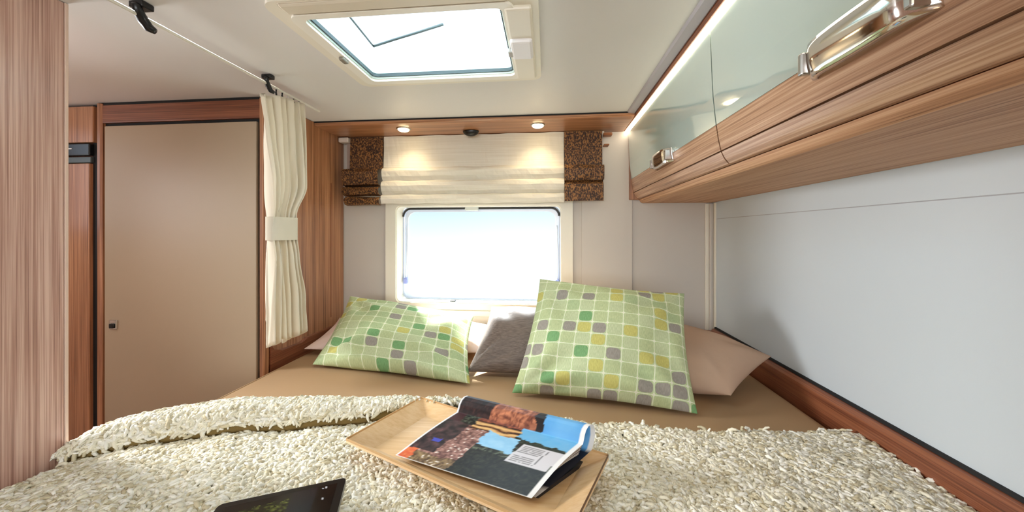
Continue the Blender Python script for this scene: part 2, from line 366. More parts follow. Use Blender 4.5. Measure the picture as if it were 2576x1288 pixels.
# ------------------------------------------------------------------ wardrobe across the aisle
wd = thing('wardrobe', 'tall wooden wardrobe with taupe door across the aisle', 'wardrobe', (-1.7, 1.6, 0))
YW = 1.50
box('header', -2.105, -1.285, YW, YW + .02, .523, .608, D_x, wd, bev=.003)
box('top_gap', -2.125, -1.285, YW + .003, YW + .02, .606, .62, GAP, wd)
prism('stile', [(-2.125, YW), (-2.118, YW - .006), (-2.105, YW - .006), (-2.098, YW), (-2.098, YW + .02), (-2.125, YW + .02)], 'z', -1.24, .615, W_z, wd)
prism('stile', [(-1.294, YW), (-1.289, YW - .006), (-1.272, YW - .006), (-1.266, YW), (-1.266, YW + .02), (-1.294, YW + .02)], 'z', -1.24, .612, W_z, wd)
box('dark_reveal', -2.098, -1.294, YW + .012, YW + .02, -1.24, .5235, GAP, wd)
dr = box('door', -2.083, -1.307, YW - .004, YW + .012, -1.2, .507, DOORM, wd, bev=.003)
bm = bmesh.new(); bm_box(bm, -2.052, -2.010, YW - .010, YW - .004, -.452 + CZ, -.408 + CZ, .004)
lk = link('lock', to_me(bm), CHROME, dr)
box('lock_latch', -2.046, -2.022, YW - .016, YW - .010, -.446, -.424, BLACK, dr, bev=.004)
box('carcass', -2.12, -1.305, YW + .02, YB - .002, -1.24, .615, D_z, wd)
# side of the wardrobe facing the bed
box('side_panel', -1.303, -1.285, YW + .02, YB - .002, -1.24, .618, W_z, wd, bev=.003)
box('side_groove', -1.287, -1.2835, 2.02, 2.026, -.5, .30, D_z, wd)

fc = thing('fridge_cabinet', 'narrow wooden cabinet with black appliance panel left of the wardrobe', 'cabinet', (-2.4, 1.6, 0))
box('upper_panel', -2.595, -2.150, YW, YW + .02, .434, .606, W_z, fc, bev=.003)
box('appliance_panel', -2.595, -2.165, YW - .004, YW + .02, .372, .428, mat('appliance_black', (22, 24, 26), .25), fc, bev=.004)
box('appliance_vent', -2.595, -2.165, YW + .002, YW + .02, .338, .366, mat('vent_grey', (74, 84, 84), .35), fc, bev=.003)
box('indicator', -2.300, -2.258, YW - .006, YW - .004, .402, .406, mat('indicator', (235, 238, 240), .4), fc)
box('door', -2.595, -2.170, YW, YW + .02, -1.2, .334, W_z, fc, bev=.003)
box('dark_gap', -2.170, -2.132, YW + .015, YW + .03, -1.24, .615, GAP, fc)
box('carcass', -2.598, -2.136, YW + .03, YB - .002, -1.24, .616, D_z, fc)

# ------------------------------------------------------------------ partition at the left
pt = thing('partition_panel', 'tall pinkish wood-grain partition in the left foreground', 'partition', (-1.30, .1, 0))
box('panel', -1.325, -1.287, -.75, .838, -1.24, .619, P_z, pt, bev=.004)
box('edge_strip', -1.326, -1.286, .838, .846, -1.24, .619, mat('edge_cream', (226, 198, 180), .4), pt, bev=.002)
box('foot_strip', -1.2868, -1.279, -.75, .846, -.68, -.628, D_y, pt, bev=.002)

# ------------------------------------------------------------------ overhead cabinet on the right
oc = thing('overhead_cabinet', 'long overhead locker with glossy and wood-grain doors above the right wall', 'cabinet', (.7, .8, CZ + .18))
Y0, Y1 = -.9, YB - .002
def prof_x(z):                                             # front of the doors: x as a function of height
    pts = [(.20, .520), (.215, .508), (.235, .499), (.27, .491), (.328, .483), (.40, .476), (.585, .468)]
    for (za, xa), (zb, xb) in zip(pts, pts[1:]):
        if z <= zb: return xa + (xb - xa) * max(0, (z - za)) / (zb - za)
    return pts[-1][1]
def door_slab(name, za, zb, ya, yb, material, parent, th=.018, n=10):
    zs = [za + (zb - za) * i / n for i in range(n + 1)]
    pr = [(prof_x(z), z) for z in zs] + [(prof_x(z) + th, z) for z in reversed(zs)]
    return prism(name, pr, 'y', ya, yb, material, parent)
ZB = .312                                                  # border between gloss and wood
def handle(parent, yc, zc, L=.215, H=.060):
    V = []; F = []; n = 16; m = 6
    for s in (0, 1):
        for i in range(n + 1):
            t = i / n * 2 - 1; bow = .024 * (1 - t ** 6) + .004
            for j in range(m + 1):
                q = j / m * 2 - 1
                hh = H * (.86 + .14 * (1 - t * t))
                z = zc + q * hh / 2; x = prof_x(z) - bow - .003 * (1 - q * q) + s * .012
                V.append((x, yc + t * L / 2, z + CZ))
    k = (n + 1) * (m + 1)
    for s in (0, 1):
        for i in range(n):
            for j in range(m):
                a = s * k + i * (m + 1) + j; F.append((a, a + 1, a + m + 2, a + m + 1))
    for i in range(n):
        for j in (0, m):
            a = i * (m + 1) + j; F.append((a, a + m + 1, k + a + m + 1, k + a))
    for j in range(m):
        for i in (0, n):
            a = i * (m + 1) + j; F.append((a, a + 1, k + a + 1, k + a))
    me = bpy.data.meshes.new('handle'); me.from_pydata(V, [], F)
    b_ = bmesh.new(); b_.from_mesh(me); bmesh.ops.recalc_face_normals(b_, faces=b_.faces); b_.to_mesh(me); b_.free()
    h = link('handle', me, CHROME, parent, smooth=True); h['label'] = 'broad bowed chrome handle'
    x = prof_x(zc)
    box('handle_post', x - .03, x + .004, yc - L / 2 + .004, yc - L / 2 + .016, zc - .020, zc + .020, STEEL, parent, bev=.003)
    box('handle_post', x - .03, x + .004, yc + L / 2 - .016, yc + L / 2 - .004, zc - .020, zc + .020, STEEL, parent, bev=.003)
for ya, yb, hy in ((1.086, 2.128, 1.545), (.062, 1.080, .600), (-.89, .056, -.42)):
    d = door_slab('door', .2385, ZB, ya, yb, W_y, oc)
    door_slab('gloss_panel', ZB + .0008, .583, ya, yb, GLOSS, d)
    door_slab('lower_lip', .2005, .2345, ya, yb, W_y, d, n=6)
    handle(d, hy, .306)
box('end_cheek', .476, .94, 2.132, Y1, .195, .60, W_z, oc, bev=.002)
box('carcass', .548, .943, Y0, 2.13, .20, .60, D_y, oc)
prism('base_board', [(.943, .176), (.556, .176), (.548, .180), (.540, .190), (.536, .1985), (.943, .1985)], 'y', Y0, Y1, wood('walnut_matt_y', 'y', [(120, 78, 52), (184, 138, 102), (208, 166, 130)], coat=0, rough=.6), oc)
prism('top_trim', [(.446, .6195), (.446, .606), (.450, .597), (.456, .597), (.456, .6195)], 'y', Y0, Y1, D_y, oc)
lds = prism('led_strip', [(.4565, .604), (.4565, .5935), (.466, .5885), (.472, .5885), (.472, .604)], 'y', Y0, Y1 - .01, LED, oc)
lds['label'] = 'glowing warm white light strip'
box('top_filler', .456, .943, Y0, Y1, .6045, .6195, D_y, oc)
struct(prism('trim_5', [(.405, .6195), (.412, .613), (.440, .609), (.4455, .612), (.4455, .6195)], 'y', Y0, YB - .28, GREYP), 'grey ceiling profile along the overhead locker', 'trim')
lt = bpy.data.lights.new('led_glow', 'AREA'); lt.shape = 'RECTANGLE'; lt.size = .02; lt.size_y = 3.0; lt.energy = 5.0; lt.color = (1, .86, .66)
lo = bpy.data.objects.new('led_glow', lt); COL.objects.link(lo); lo.location = (.452, .63, CZ + .585); lo.parent = None
lo.rotation_euler = Vector((-.35, 0, -1)).to_track_quat('-Z', 'Y').to_euler()

# ------------------------------------------------------------------ valance with two spots over the rear window
va = thing('valance', 'wooden light valance under the ceiling above the rear window', 'valance', (-.4, 2.0, CZ + .6))
prism('valance_board', [(1.868, .612), (1.868, .604), (1.876, .598), (1.915, .5955), (2.158, .5955), (2.158, .612)], 'x', -1.284, .444, W_x, va)
box('shadow_gap', -1.284, .444, 1.8675, 2.15, .612, .6198, GAP, va)
for x in (-.813, -.05):
    sp_ = thing('spotlight', 'small round glowing spotlight in the valance, %s' % ('left one above the blind' if x < -.5 else 'right one above the blind'), 'spotlight', (x, 1.968, CZ + .590), 'valance spotlights')
    bm = bmesh.new(); bmesh.ops.create_cone(bm, cap_ends=True, segments=28, radius1=.037, radius2=.041, depth=.005, matrix=Matrix.Translation((x, 1.968, CZ + .593)))
    link('ring', to_me(bm), STEEL, sp_)
    bm = bmesh.new(); bmesh.ops.create_uvsphere(bm, u_segments=20, v_segments=10, radius=.032, matrix=Matrix.Translation((x, 1.968, CZ + .590)) @ Matrix.Diagonal((1, 1, .35, 1)))
    link('lens', to_me(bm), SPOT, sp_, smooth=True)
    l = bpy.data.lights.new('spot_glow', 'SPOT'); l.energy = 4.0; l.color = (1, .80, .52); l.spot_size = math.radians(120); l.spot_blend = .8; l.shadow_soft_size = .035
    o = bpy.data.objects.new('spot_glow', l); COL.objects.link(o); o.location = (x, 1.968, CZ + .575); o.rotation_euler = (math.radians(12), 0, 0)
bm = bmesh.new(); bmesh.ops.create_uvsphere(bm, u_segments=20, v_segments=12, radius=.047, matrix=Matrix.Translation((-.44, 2.045, CZ + .593)) @ Matrix.Diagonal((1, .6, .62, 1)))
bmesh.ops.bisect_plane(bm, geom=bm.verts[:] + bm.edges[:] + bm.faces[:], plane_co=(0, 0, CZ + .594), plane_no=(0, 0, 1), clear_outer=True)
bmesh.ops.holes_fill(bm, edges=[e for e in bm.edges if e.is_boundary])
rebase(tag(link('pull_latch', to_me(bm), BLACK, None, True), 'black half-round fitting under the middle of the valance', 'fitting'), (-.44, 2.045, CZ + .593))  # pull latch under the valance, not a lamp part

# ------------------------------------------------------------------ roman blind
rb = thing('roman_blind', 'folded roman blind, cream centre with brown speckled side bands', 'blind', (-.45, 2.08, CZ + .17))
def blind_strip(name, x0, x1, prof, material, nx=14, wob=0.0):
    V = []; F = []; n = len(prof)
    for i in range(nx + 1):
        x = x0 + (x1 - x0) * i / nx
        for j, (y, z) in enumerate(prof): V.append((x, y + wob * math.sin(i * 1.3 + j * 2.1), z + CZ + wob * math.sin(i * .7 + j)))
    for i in range(nx):
        for j in range(n - 1): F.append((i * n + j, i * n + j + 1, (i + 1) * n + j + 1, (i + 1) * n + j))
    me = bpy.data.meshes.new(name); me.from_pydata(V, [], F)
    o = link(name, me, material, rb, smooth=False)
    md = o.modifiers.new('thick', 'SOLIDIFY'); md.thickness = .003; md.offset = 0
    return o
cprof = [(2.110, .592), (2.108, .50), (2.104, .40), (2.078, .388), (2.072, .375), (2.078, .345), (2.092, .318), (2.070, .306), (2.064, .285), (2.072, .255), (2.088, .235), (2.066, .226), (2.062, .205), (2.070, .178)]
blind_strip('centre_cloth', -.995, .098, cprof, BLW, 40, .0018)
lp1 = [(2.106, .591), (2.102, .50), (2.098, .392)]
lp2 = [(2.098, .394), (2.066, .386), (2.058, .372), (2.060, .330), (2.068, .296), (2.098, .290)]
lp3 = [(2.098, .282), (2.066, .278), (2.050, .262), (2.062, .236), (2.094, .228)]
lp4 = [(2.092, .220), (2.064, .216), (2.052, .200), (2.062, .176), (2.090, .172)]
def side(sgn, xa, xb, sh):
    blind_strip('side_band', xa, xb, [(y - .004, z) for y, z in lp1], BLB, 6)
    for k, p in enumerate((lp2, lp3, lp4)):
        blind_strip('side_fold', xa + sh[k][0], xb + sh[k][1], [(y - .004, z) for y, z in p], BLB, 8, .002)
side(-1, -1.208, -.996, ((-.030, -.015), (-.026, -.010), (-.012, -.006)))
blind_strip('side_band', .100, .316, [(2.100, .591), (2.096, .50), (2.092, .392)], BLB, 6)
blind_strip('side_fold', .100, .322, [(2.092, .394), (2.062, .386), (2.054, .370), (2.058, .330), (2.066, .305)], BLB, 8, .002)
blind_strip('side_fold', .100, .318, [(2.066, .305), (2.082, .298), (2.060, .280), (2.056, .24), (2.060, .184)], BLB, 8, .001)
tube('fold_rod', [(-1.236, 2.094, .289), (.316, 2.094, .289)], .004, mat('rod_brown', (60, 40, 26), .5), rb, 8)
box('head_rail', -1.225, .33, 2.114, 2.135, .566, .593, CREAM, rb, bev=.003)
box('bracket', -1.278, -1.215, 2.085, 2.125, .560, .590, mat('bracket_pale', (226, 214, 204), .4), rb, bev=.006)
box('bracket', .322, .372, 2.085, 2.125, .560, .578, mat('bracket_brown', (150, 92, 50), .4), rb, bev=.005)
box('hook', .322, .352, 2.07, 2.12, .500, .508, bpy.data.materials['bracket_brown'], rb, bev=.003)
box('guide_tape', -1.245, -1.205, 2.128, 2.131, .18, .56, mat('tape_taupe', (172, 152, 140), .6), rb)

# ------------------------------------------------------------------ curtain rail and curtain
cr_ = thing('curtain_rail', 'thin white curtain rail hung under the ceiling along the bed', 'curtain rail', (-1.088, 1.1, CZ + .58))
tube('rail', [(-1.088, -.3, .585), (-1.088, 1.62, .585)], .0052, mat('rail_white', (232, 228, 218), .35), cr_, 10)
def bracket(y, s, ln):
    bm = bmesh.new()
    bm_box(bm, -1.100 - .006 * s, -1.066, y - .012 * s, y + .012 * s, CZ + .603, CZ + .6195, .003)
    link('bracket_plate', to_me(bm), BLACK, cr_)
    tube('bracket_arm', [(-1.078, y - .016 * s, .606), (-1.086, y - .008, .592), (-1.089, y + .006, .577), (-1.084, y + ln * .7, .562), (-1.074, y + ln, .556)], [.007 * s, .009 * s, .010 * s, .009 * s, .006 * s], BLACK, cr_, 10)
bracket(.862, 1.3, .024); bracket(1.300, 1.0, .018)
cu = thing('curtain', 'cream gathered curtain hanging from the rail with a tie band', 'curtain', (-1.088, 1.4, CZ - .45))
gl_y = []
def curtain_mesh():
    nu, nv = 120, 60; V = []; F = []
    top, bot = .562, -.445
    for j in range(nv + 1):
        v = j / nv; z = top + (bot - top) * v
        # y-range of the cloth by height
        za = [(.562, 1.262, 1.512), (.40, 1.278, 1.516), (.20, 1.296, 1.512), (.07, 1.306, 1.448), (0., 1.308, 1.448), (-.10, 1.312, 1.458), (-.30, 1.304, 1.500), (-.445, 1.300, 1.512)]
        for (z0, a0, b0), (z1, a1, b1) in zip(za, za[1:]):
            if z >= z1 - 1e-6:
                q = (z0 - z) / (z0 - z1); q = q * q * (3 - 2 * q); ya, yb = a0 + (a1 - a0) * q, b0 + (b1 - b0) * q; break
        for i in range(nu + 1):
            u = i / nu
            ph = u * 2 * math.pi * 6.5
            amp = .010 + .020 * min(1, v * 3) * (0.6 + .4 * math.sin(u * 9 + 1)) * (1 - .75 * math.exp(-((z - .02) / .09) ** 2))
            x = -1.088 + amp * math.sin(ph + .8 * math.sin(v * 3 + u * 4)) + .004 * math.sin(23 * u + 5 * v)
            y = ya + (yb - ya) * (u + .018 * math.sin(ph * 2 + v))
            zz = z + (.012 * math.sin(ph) * (1 if v > .97 else 0)) - (.028 * math.exp(-((u) / .25) ** 2) if v < .001 else 0)
            zz += (.05 * (1 - u) - .03) * (-(1 - v) * .6)
            V.append((x, y, zz + CZ))
    for j in range(nv):
        for i in range(nu):
            a = j * (nu + 1) + i; F.append((a, a + 1, a + nu + 2, a + nu + 1))
    me = bpy.data.meshes.new('cloth'); me.from_pydata(V, [], F); return me
cl = link('cloth', curtain_mesh(), CLOTHC, cu, smooth=True)
md = cl.modifiers.new('thick', 'SOLIDIFY'); md.thickness = .002
loop = []
for i in range(40):
    a = 2 * math.pi * i / 40; ex = .036 * (1 if abs(math.cos(a)) > .5 else 1)
    loop.append((-1.088 + .027 * math.copysign(abs(math.cos(a)) ** .6, math.cos(a)), 1.378 + .074 * math.copysign(abs(math.sin(a)) ** .6, math.sin(a))))
inn = [(-1.088 + (x + 1.088) * .93, 1.378 + (y - 1.378) * .965) for x, y in loop]
tb = ring('tie_band', loop, inn, 'xy', -.028, .066, CLOTHC, cu)
for i in range(7):
    y = 1.312 + i * .033
    tube('glider', [(-1.088, y, .581), (-1.090, y + .002, .568), (-1.087, y, .556 + i * .002)], .0035, BLACK if i in (1, 2, 4, 5) else bpy.data.materials['rail_white'], cu, 8)

# ------------------------------------------------------------------ bed
bd = thing('bed', 'wide fixed bed with brown fitted sheet across the rear of the caravan', 'bed', (-.15, 1.1, 0))
box('bed_base', -1.262, .916, .05, 2.114, -1.24, -.80, W_x, bd)
def mattress():
    x0, x1, y0, y1, zt, zb, r = -1.262, .914, .06, 2.112, -.620, -.798, .045
    bm = bmesh.new(); nx, ny = 60, 60
    bm_box(bm, x0, x1, y0, y1, zb + CZ, zt + CZ, r, 6)
    return to_me(bm)
mt = link('mattress', mattress(), SHEET, bd, smooth=True)
tube('mattress_seam', [(-1.222, .85, -.6215), (-1.222, 2.08, -.6215)], .004, SHEET, bd, 8)
# low side board with a curved top behind the mattress corner
pr = [(1.530, -.80), (2.11, -.80), (2.11, -.553), (1.84, -.553), (1.79, -.552), (1.765, -.560), (1.74, -.566), (1.60, -.560), (1.55, -.540), (1.530, -.515)]
prism('side_board', pr, 'x', -1.2835, -1.262, D_y, bd)

# ------------------------------------------------------------------ cushions
def cushion(name, c, T, material, label, cat='cushion', pinch=.055, n=36, sag=0.0, seed=0, bulge_low=0.0, group=None, crease=.006):
    """c = bottom-left, bottom-right, top-right, top-left corner"""
    C_ = [Vector(p) + Vector((0, 0, CZ)) for p in c]
    nrm = ((C_[1] - C_[0]).cross(C_[3] - C_[0])).normalized()          # towards the viewer
    r = np.random.default_rng(seed); ph = r.uniform(0, 6.28, 8)
    V = []; UV = []; idx = {}
    def base(u, v):
        a = C_[0].lerp(C_[1], u); b = C_[3].lerp(C_[2], u); p = a.lerp(b, v)
        cu = (C_[0] + C_[1] + C_[2] + C_[3]) / 4
        U = u * 2 - 1; W = v * 2 - 1
        k = pinch * ((1 - U * U) * abs(W) ** 3 + (1 - W * W) * abs(U) ** 3)
        return p.lerp(cu, k)
    def thick(u, v):
        U = abs(u * 2 - 1); W = abs(v * 2 - 1)
        h = max(0.0, (1 - U ** 2.4) * (1 - W ** 2.4)) ** .55
        h *= 1 + bulge_low * (0.5 - v)
        edge = max(U, W)
        cr = crease * math.sin(9 * u + 5 * v + ph[0]) * math.sin(6 * v - 3 * u + ph[1])
        for cxx, cyy, q in ((0, 0, 2), (1, 0, 3), (1, 1, 4), (0, 1, 5)):
            dd = math.hypot(u - cxx, v - cyy); ang = math.atan2(v - cyy, u - cxx)
            cr += crease * 1.2 * math.exp(-((dd - .28) / .18) ** 2) * math.sin(ang * 11 + ph[q])
        return h * T / 2 + cr * min(1, h * 1.6) * (1 if h > 0 else 0)
    F = []
    for s in (0, 1):
        for j in range(n + 1):
            for i in range(n + 1):
                border = i in (0, n) or j in (0, n)
                if s == 1 and border: idx[(1, i, j)] = idx[(0, i, j)]; continue
                u, v = i / n, j / n
                # cluster samples at the rim
                u = .5 - .5 * math.cos(math.pi * u) if True else u; v = .5 - .5 * math.cos(math.pi * v)
                h = 0 if border else thick(u, v)
                p = base(u, v) + nrm * (h if s == 0 else -h * .8) - Vector((0, 0, sag * h))
                idx[(s, i, j)] = len(V); V.append(p); UV.append((u, v))
    for s in (0, 1):
        for j in range(n):
            for i in range(n):
                q = [idx[(s, i, j)], idx[(s, i + 1, j)], idx[(s, i + 1, j + 1)], idx[(s, i, j + 1)]]
                F.append(tuple(q if s == 0 else q[::-1]))
    me = bpy.data.meshes.new(name); me.from_pydata([tuple(p) for p in V], [], F)
    ul = me.uv_layers.new(name='UVMap')
    for lp in me.loops: ul.data[lp.index].uv = UV[lp.vertex_index]
    o = link(name, me, material, None, smooth=True)
    zmin = min(p.z for p in V); cx = sum((p.x for p in V)) / len(V); cy = sum((p.y for p in V)) / len(V)
    rebase(o, (cx, cy, zmin))
    return tag(o, label, cat, group)
cushion('pillow', [(-1.225, 1.70, -.585), (-.30, 1.70, -.575), (-.27, 2.05, -.535), (-1.235, 2.03, -.505)], .13, PILP,
        'pale pinkish sleeping pillow lying behind the left green cushion', 'pillow', seed=1)
cushion('pillow', [(.24, 1.50, -.575), (.648, 1.335, -.574), (.908, 1.55, -.500), (.46, 1.96, -.450)], .20, PILW,
        'beige sleeping pillow leaning in the right corner by the wall', 'pillow', seed=2, crease=.004)
cushion('cushion', [(-.345, 1.525, -.600), (.16, 1.50, -.600), (.20, 1.80, -.385), (-.290, 1.86, -.385)], .15, KNIT,
        'dark taupe knitted cushion between the two green printed cushions', 'cushion', seed=3, crease=.008)
cushion('cushion', [(-1.075, 1.55, -.604), (-.308, 1.418, -.606), (-.385, 1.86, -.435), (-1.11, 1.93, -.355)], .16, PAT1,
        'green printed cushion lying back on the left, sunlit at one corner', 'cushion', seed=4, bulge_low=.3, crease=.010)
cushion('cushion', [(-.132, 1.352, -.606), (.503, 1.255, -.606), (.572, 1.56, -.252), (-.032, 1.64, -.208)], .19, PAT2,
        'large green printed cushion standing upright on the right', 'cushion', seed=5, bulge_low=.3, crease=.010)

# ------------------------------------------------------------------ shaggy blanket
bl = thing('blanket', 'shaggy cream wool blanket spread over the bed with one folded edge', 'blanket', (-.15, .8, CZ - .62))
A = [(-1.30, .80), (-1.21, .837), (-1.16, .868), (-1.047, .925), (-.912, .979), (-.701, 1.037), (-.48, 1.108), (-.30, 1.14), (-.10, 1.16)]
B = [(-1.30, .88), (-1.25, .93), (-1.20, .985), (-1.12, 1.05), (-.995, 1.100), (-.767, 1.145), (-.50, 1.172), (-.30, 1.175), (-.10, 1.165)]
def interp(L, x):
    return float(np.interp(x, [p[0] for p in L], [p[1] for p in L]))
def lump(x, y):
    return .005 * math.sin(7 * x + 3 * y) + .004 * math.sin(11 * y - 5 * x + 1) + .003 * math.sin(23 * x + 17 * y)
def edge_drop(x):
    return -.9 * max(0, -1.235 - x) ** 1.0 if x < -1.235 else 0
def far_edge(x):
    return max(interp(A, x) + .03, 0) if x < -.10 else 1.150 + .012 * math.sin(9 * x) + .006 * math.sin(31 * x)
def z_low(x, y):
    return -.598 + lump(x, y) + edge_drop(x) - (.012 if far_edge(x) - y < .01 and x > -.1 else 0)
def z_fold(x, y):
    a, b = interp(A, x), interp(B, x)
    t = (y - a) / max(b - a, 1e-3)
    if t < 0 or t > 1: return None
    return -.600 + edge_drop(x) * .6 + (.056 + .010 * math.sin(5 * x)) * (1 - abs(2 * t - 1) ** 3) * min(1, (-.08 - x) / .25 if x > -.33 else 1) + lump(x, y) * .6
# backing cloth of the two layers
def sheet_mesh(name, xs, ylo, yhi, zf, ny, off):
    V = []; F = []
    for x in xs:
        a, b = ylo(x), yhi(x)
        for j in range(ny + 1):
            y = a + (b - a) * j / ny; z = zf(x, min(max(y, a + 1e-5), b - 1e-5))
            V.append((x, y, (z if z is not None else -.60) + off + CZ))
    for i in range(len(xs) - 1):
        for j in range(ny):
            k = i * (ny + 1) + j; F.append((k, k + ny + 1, k + ny + 2, k + 1))
    me = bpy.data.meshes.new(name); me.from_pydata(V, [], F)
    o = link(name, me, WOOLB, bl, smooth=True); m_ = o.modifiers.new('thick', 'SOLIDIFY'); m_.thickness = .006; m_.offset = -1
    return o
XS = np.linspace(-1.275, .905, 90)
sheet_mesh('backing', XS, lambda x: .45, far_edge, z_low, 40, -.010)
sheet_mesh('folded_edge', np.linspace(-1.28, -.45, 50), lambda x: interp(A, x), lambda x: interp(B, x), z_fold, 14, -.010)
# wool locks
def in_tray(x, y):
    a_ = math.atan2(-.237, .527); dx, dy = x + .190, y - .900
    return abs(dx * math.cos(a_) + dy * math.sin(a_)) < .318 and abs(-dx * math.sin(a_) + dy * math.cos(a_)) < .148
def locks(name, P, N, seedv, length=.015, rad=.0043):
    n = len(P); r = np.random.default_rng(seedv)
    P = np.array(P); N = np.array(N)
    ringn, rows = 5, 5
    # local curl: starts at the base, rises, bends over
    ang = r.uniform(0, 2 * np.pi, n); lean = r.uniform(.5, 1.6, n); L = length * r.uniform(.7, 1.35, n); R = rad * r.uniform(.75, 1.3, n)
    side = np.stack([np.cos(ang), np.sin(ang), np.zeros(n)], 1)
    side -= N * (side * N).sum(1, keepdims=True); side /= np.linalg.norm(side, axis=1, keepdims=True)
    other = np.cross(N, side)
    verts = np.zeros((n, rows * ringn + 1, 3)); tw = r.uniform(-1, 1, n)
    for k in range(rows):
        t = k / (rows - 1) * .92
        bend = t * lean * 1.9
        c = P + N * (L * np.sin(np.minimum(bend, 2.6)) / 1.5)[:, None] + side * (L * (1 - np.cos(bend)) * .8)[:, None] + other * (L * .35 * np.sin(t * 3) * tw)[:, None]
        rr = R * (0.75 + .5 * np.sin(np.pi * min(1, t * 1.05 + .12)))
        tdir = N * np.cos(bend)[:, None] + side * np.sin(bend)[:, None]
        b1 = np.cross(tdir, other); 
        for q in range(ringn):
            a = 2 * np.pi * q / ringn + k * .5
            verts[:, k * ringn + q] = c + rr[:, None] * (np.cos(a) * b1 + np.sin(a) * other)
        if k == rows - 1: verts[:, -1] = c + tdir * (R * .9)[:, None]
    fl = []
    for k in range(rows - 1):
        for q in range(ringn):
            a, b = k * ringn + q, k * ringn + (q + 1) % ringn
            fl += [(a, b, b + ringn), (a, b + ringn, a + ringn)]
    for q in range(ringn): fl.append(((rows - 1) * ringn + q, (rows - 1) * ringn + (q + 1) % ringn, rows * ringn))
    fl = np.array(fl); vn = rows * ringn + 1
    faces = (fl[None] + (np.arange(n) * vn)[:, None, None]).reshape(-1, 3)
    me = bpy.data.meshes.new(name)
    me.vertices.add(n * vn); me.vertices.foreach_set('co', verts.reshape(-1))
    me.loops.add(faces.size); me.loops.foreach_set('vertex_index', faces.reshape(-1).astype(np.int32))
    me.polygons.add(len(faces)); me.polygons.foreach_set('loop_start', np.arange(0, faces.size, 3, dtype=np.int32))
    me.polygons.foreach_set('use_smooth', np.ones(len(faces), dtype=bool))
    me.update(calc_edges=True)
    col = me.color_attributes.new('Col', 'FLOAT_COLOR', 'POINT')
    base = np.array([s2l((238, 231, 208))[:3], s2l((250, 246, 232))[:3], s2l((212, 200, 168))[:3]])
    pick = r.choice(3, n, p=[.5, .32, .18]); cc = base[pick] * r.uniform(.88, 1.06, n)[:, None]
    ca = np.ones((n, vn, 4)); ca[:, :, :3] = cc[:, None, :]
    col.data.foreach_set('color', ca.reshape(-1).astype(np.float32))
    o = link(name, me, WOOL, bl); o['kind'] = 'stuff'
    return o
def sample(count, x0, x1, y0, y1, zf, ok):
    P = []; N = []
    while len(P) < count:
        x, y = rng.uniform(x0, x1), rng.uniform(y0, y1)
        if not ok(x, y): continue
        z = zf(x, y)
        if z is None: continue
        e = .006
        zx = zf(x + e, y); zy = zf(x, y + e)
        gx = ((zx if zx is not None else z) - z) / e; gy = ((zy if zy is not None else z - .02) - z) / e
        nn = np.array([-max(-3, min(3, gx)), -max(-3, min(3, gy)), 1.0]); nn /= np.linalg.norm(nn)
        P.append((x, y, z - .007 + CZ)); N.append(nn)
    return P, N
# olive knit backing along the fold front, crease shade put into its colour
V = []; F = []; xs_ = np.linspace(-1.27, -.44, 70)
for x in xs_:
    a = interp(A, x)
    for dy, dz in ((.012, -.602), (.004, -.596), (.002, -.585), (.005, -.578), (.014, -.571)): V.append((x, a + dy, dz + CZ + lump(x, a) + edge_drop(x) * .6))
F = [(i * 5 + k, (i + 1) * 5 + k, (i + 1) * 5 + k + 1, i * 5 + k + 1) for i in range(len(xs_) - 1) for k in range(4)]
me = bpy.data.meshes.new('crease_strip'); me.from_pydata(V, [], F)
hm = link('crease_strip', me, mat('crease_olive', (132, 110, 66), .95, spec=.1, bump=(120, .6)), bl, smooth=True); hm['label'] = 'olive knit backing, crease shade painted in'
P1, N1 = sample(44000, -1.285, .908, .50, 1.18, z_low, lambda x, y: y < far_edge(x) and (x > -.1 or y < interp(A, x) - .006))
locks('pile', P1, N1, 11)
P2, N2 = sample(11500, -1.285, -.11, .80, 1.19, z_fold, lambda x, y: y > interp(A, x) + .013 and not in_tray(x, y))
locks('folded_pile', P2, N2, 12)

# ------------------------------------------------------------------ tray
ty = thing('serving_tray', 'light wooden tray with flared rim lying on the blanket under the magazine', 'tray', (-.19, .90, CZ - .575))
ta = math.atan2(.699 - .936, -.024 + .551)                 # direction of the long side
tx, tyv = Vector((math.cos(ta), math.sin(ta), 0)), Vector((-math.sin(ta), math.cos(ta), 0))
TC = Vector((-.190, .900, -.574 + CZ)); TL, TW = .62, .275
def tray_sheet(name, quad, th, material):
    a, b, c, d = quad; nn = (b - a).cross(d - a).normalized()
    V = [a, b, c, d] + [p - nn * th for p in quad]
    me = bpy.data.meshes.new(name); me.from_pydata([tuple(v) for v in V], [], [(0, 1, 2, 3), (7, 6, 5, 4), (0, 4, 5, 1), (1, 5, 6, 2), (2, 6, 7, 3), (3, 7, 4, 0)])
    o = link(name, me, material, ty); return o
def tp(u, v, h): return TC + tx * u + tyv * v + Vector((0, 0, h))
iu, iv, ou, ov, hr = TL / 2 - .060, TW / 2 - .042, TL / 2, TW / 2, .026
I = [tp(-iu, -iv, 0), tp(iu, -iv, 0), tp(iu, iv, 0), tp(-iu, iv, 0)]
O = [tp(-ou, -ov, hr), tp(ou, -ov, hr), tp(ou, ov, hr), tp(-ou, ov, hr)]
tray_sheet('tray_floor', I, .006, TRAY)
for k in range(4):
    j = (k + 1) % 4
    o_ = tray_sheet('tray_side', [O[k], O[j], I[j], I[k]], .006, TRAY)
EDGE = mat('ply_edge', (206, 166, 116), .5); EDGE_SHADE = mat('ply_edge_shaded', (110, 74, 42), .5)  # right rim edge coloured darker to stand for the shadow under it
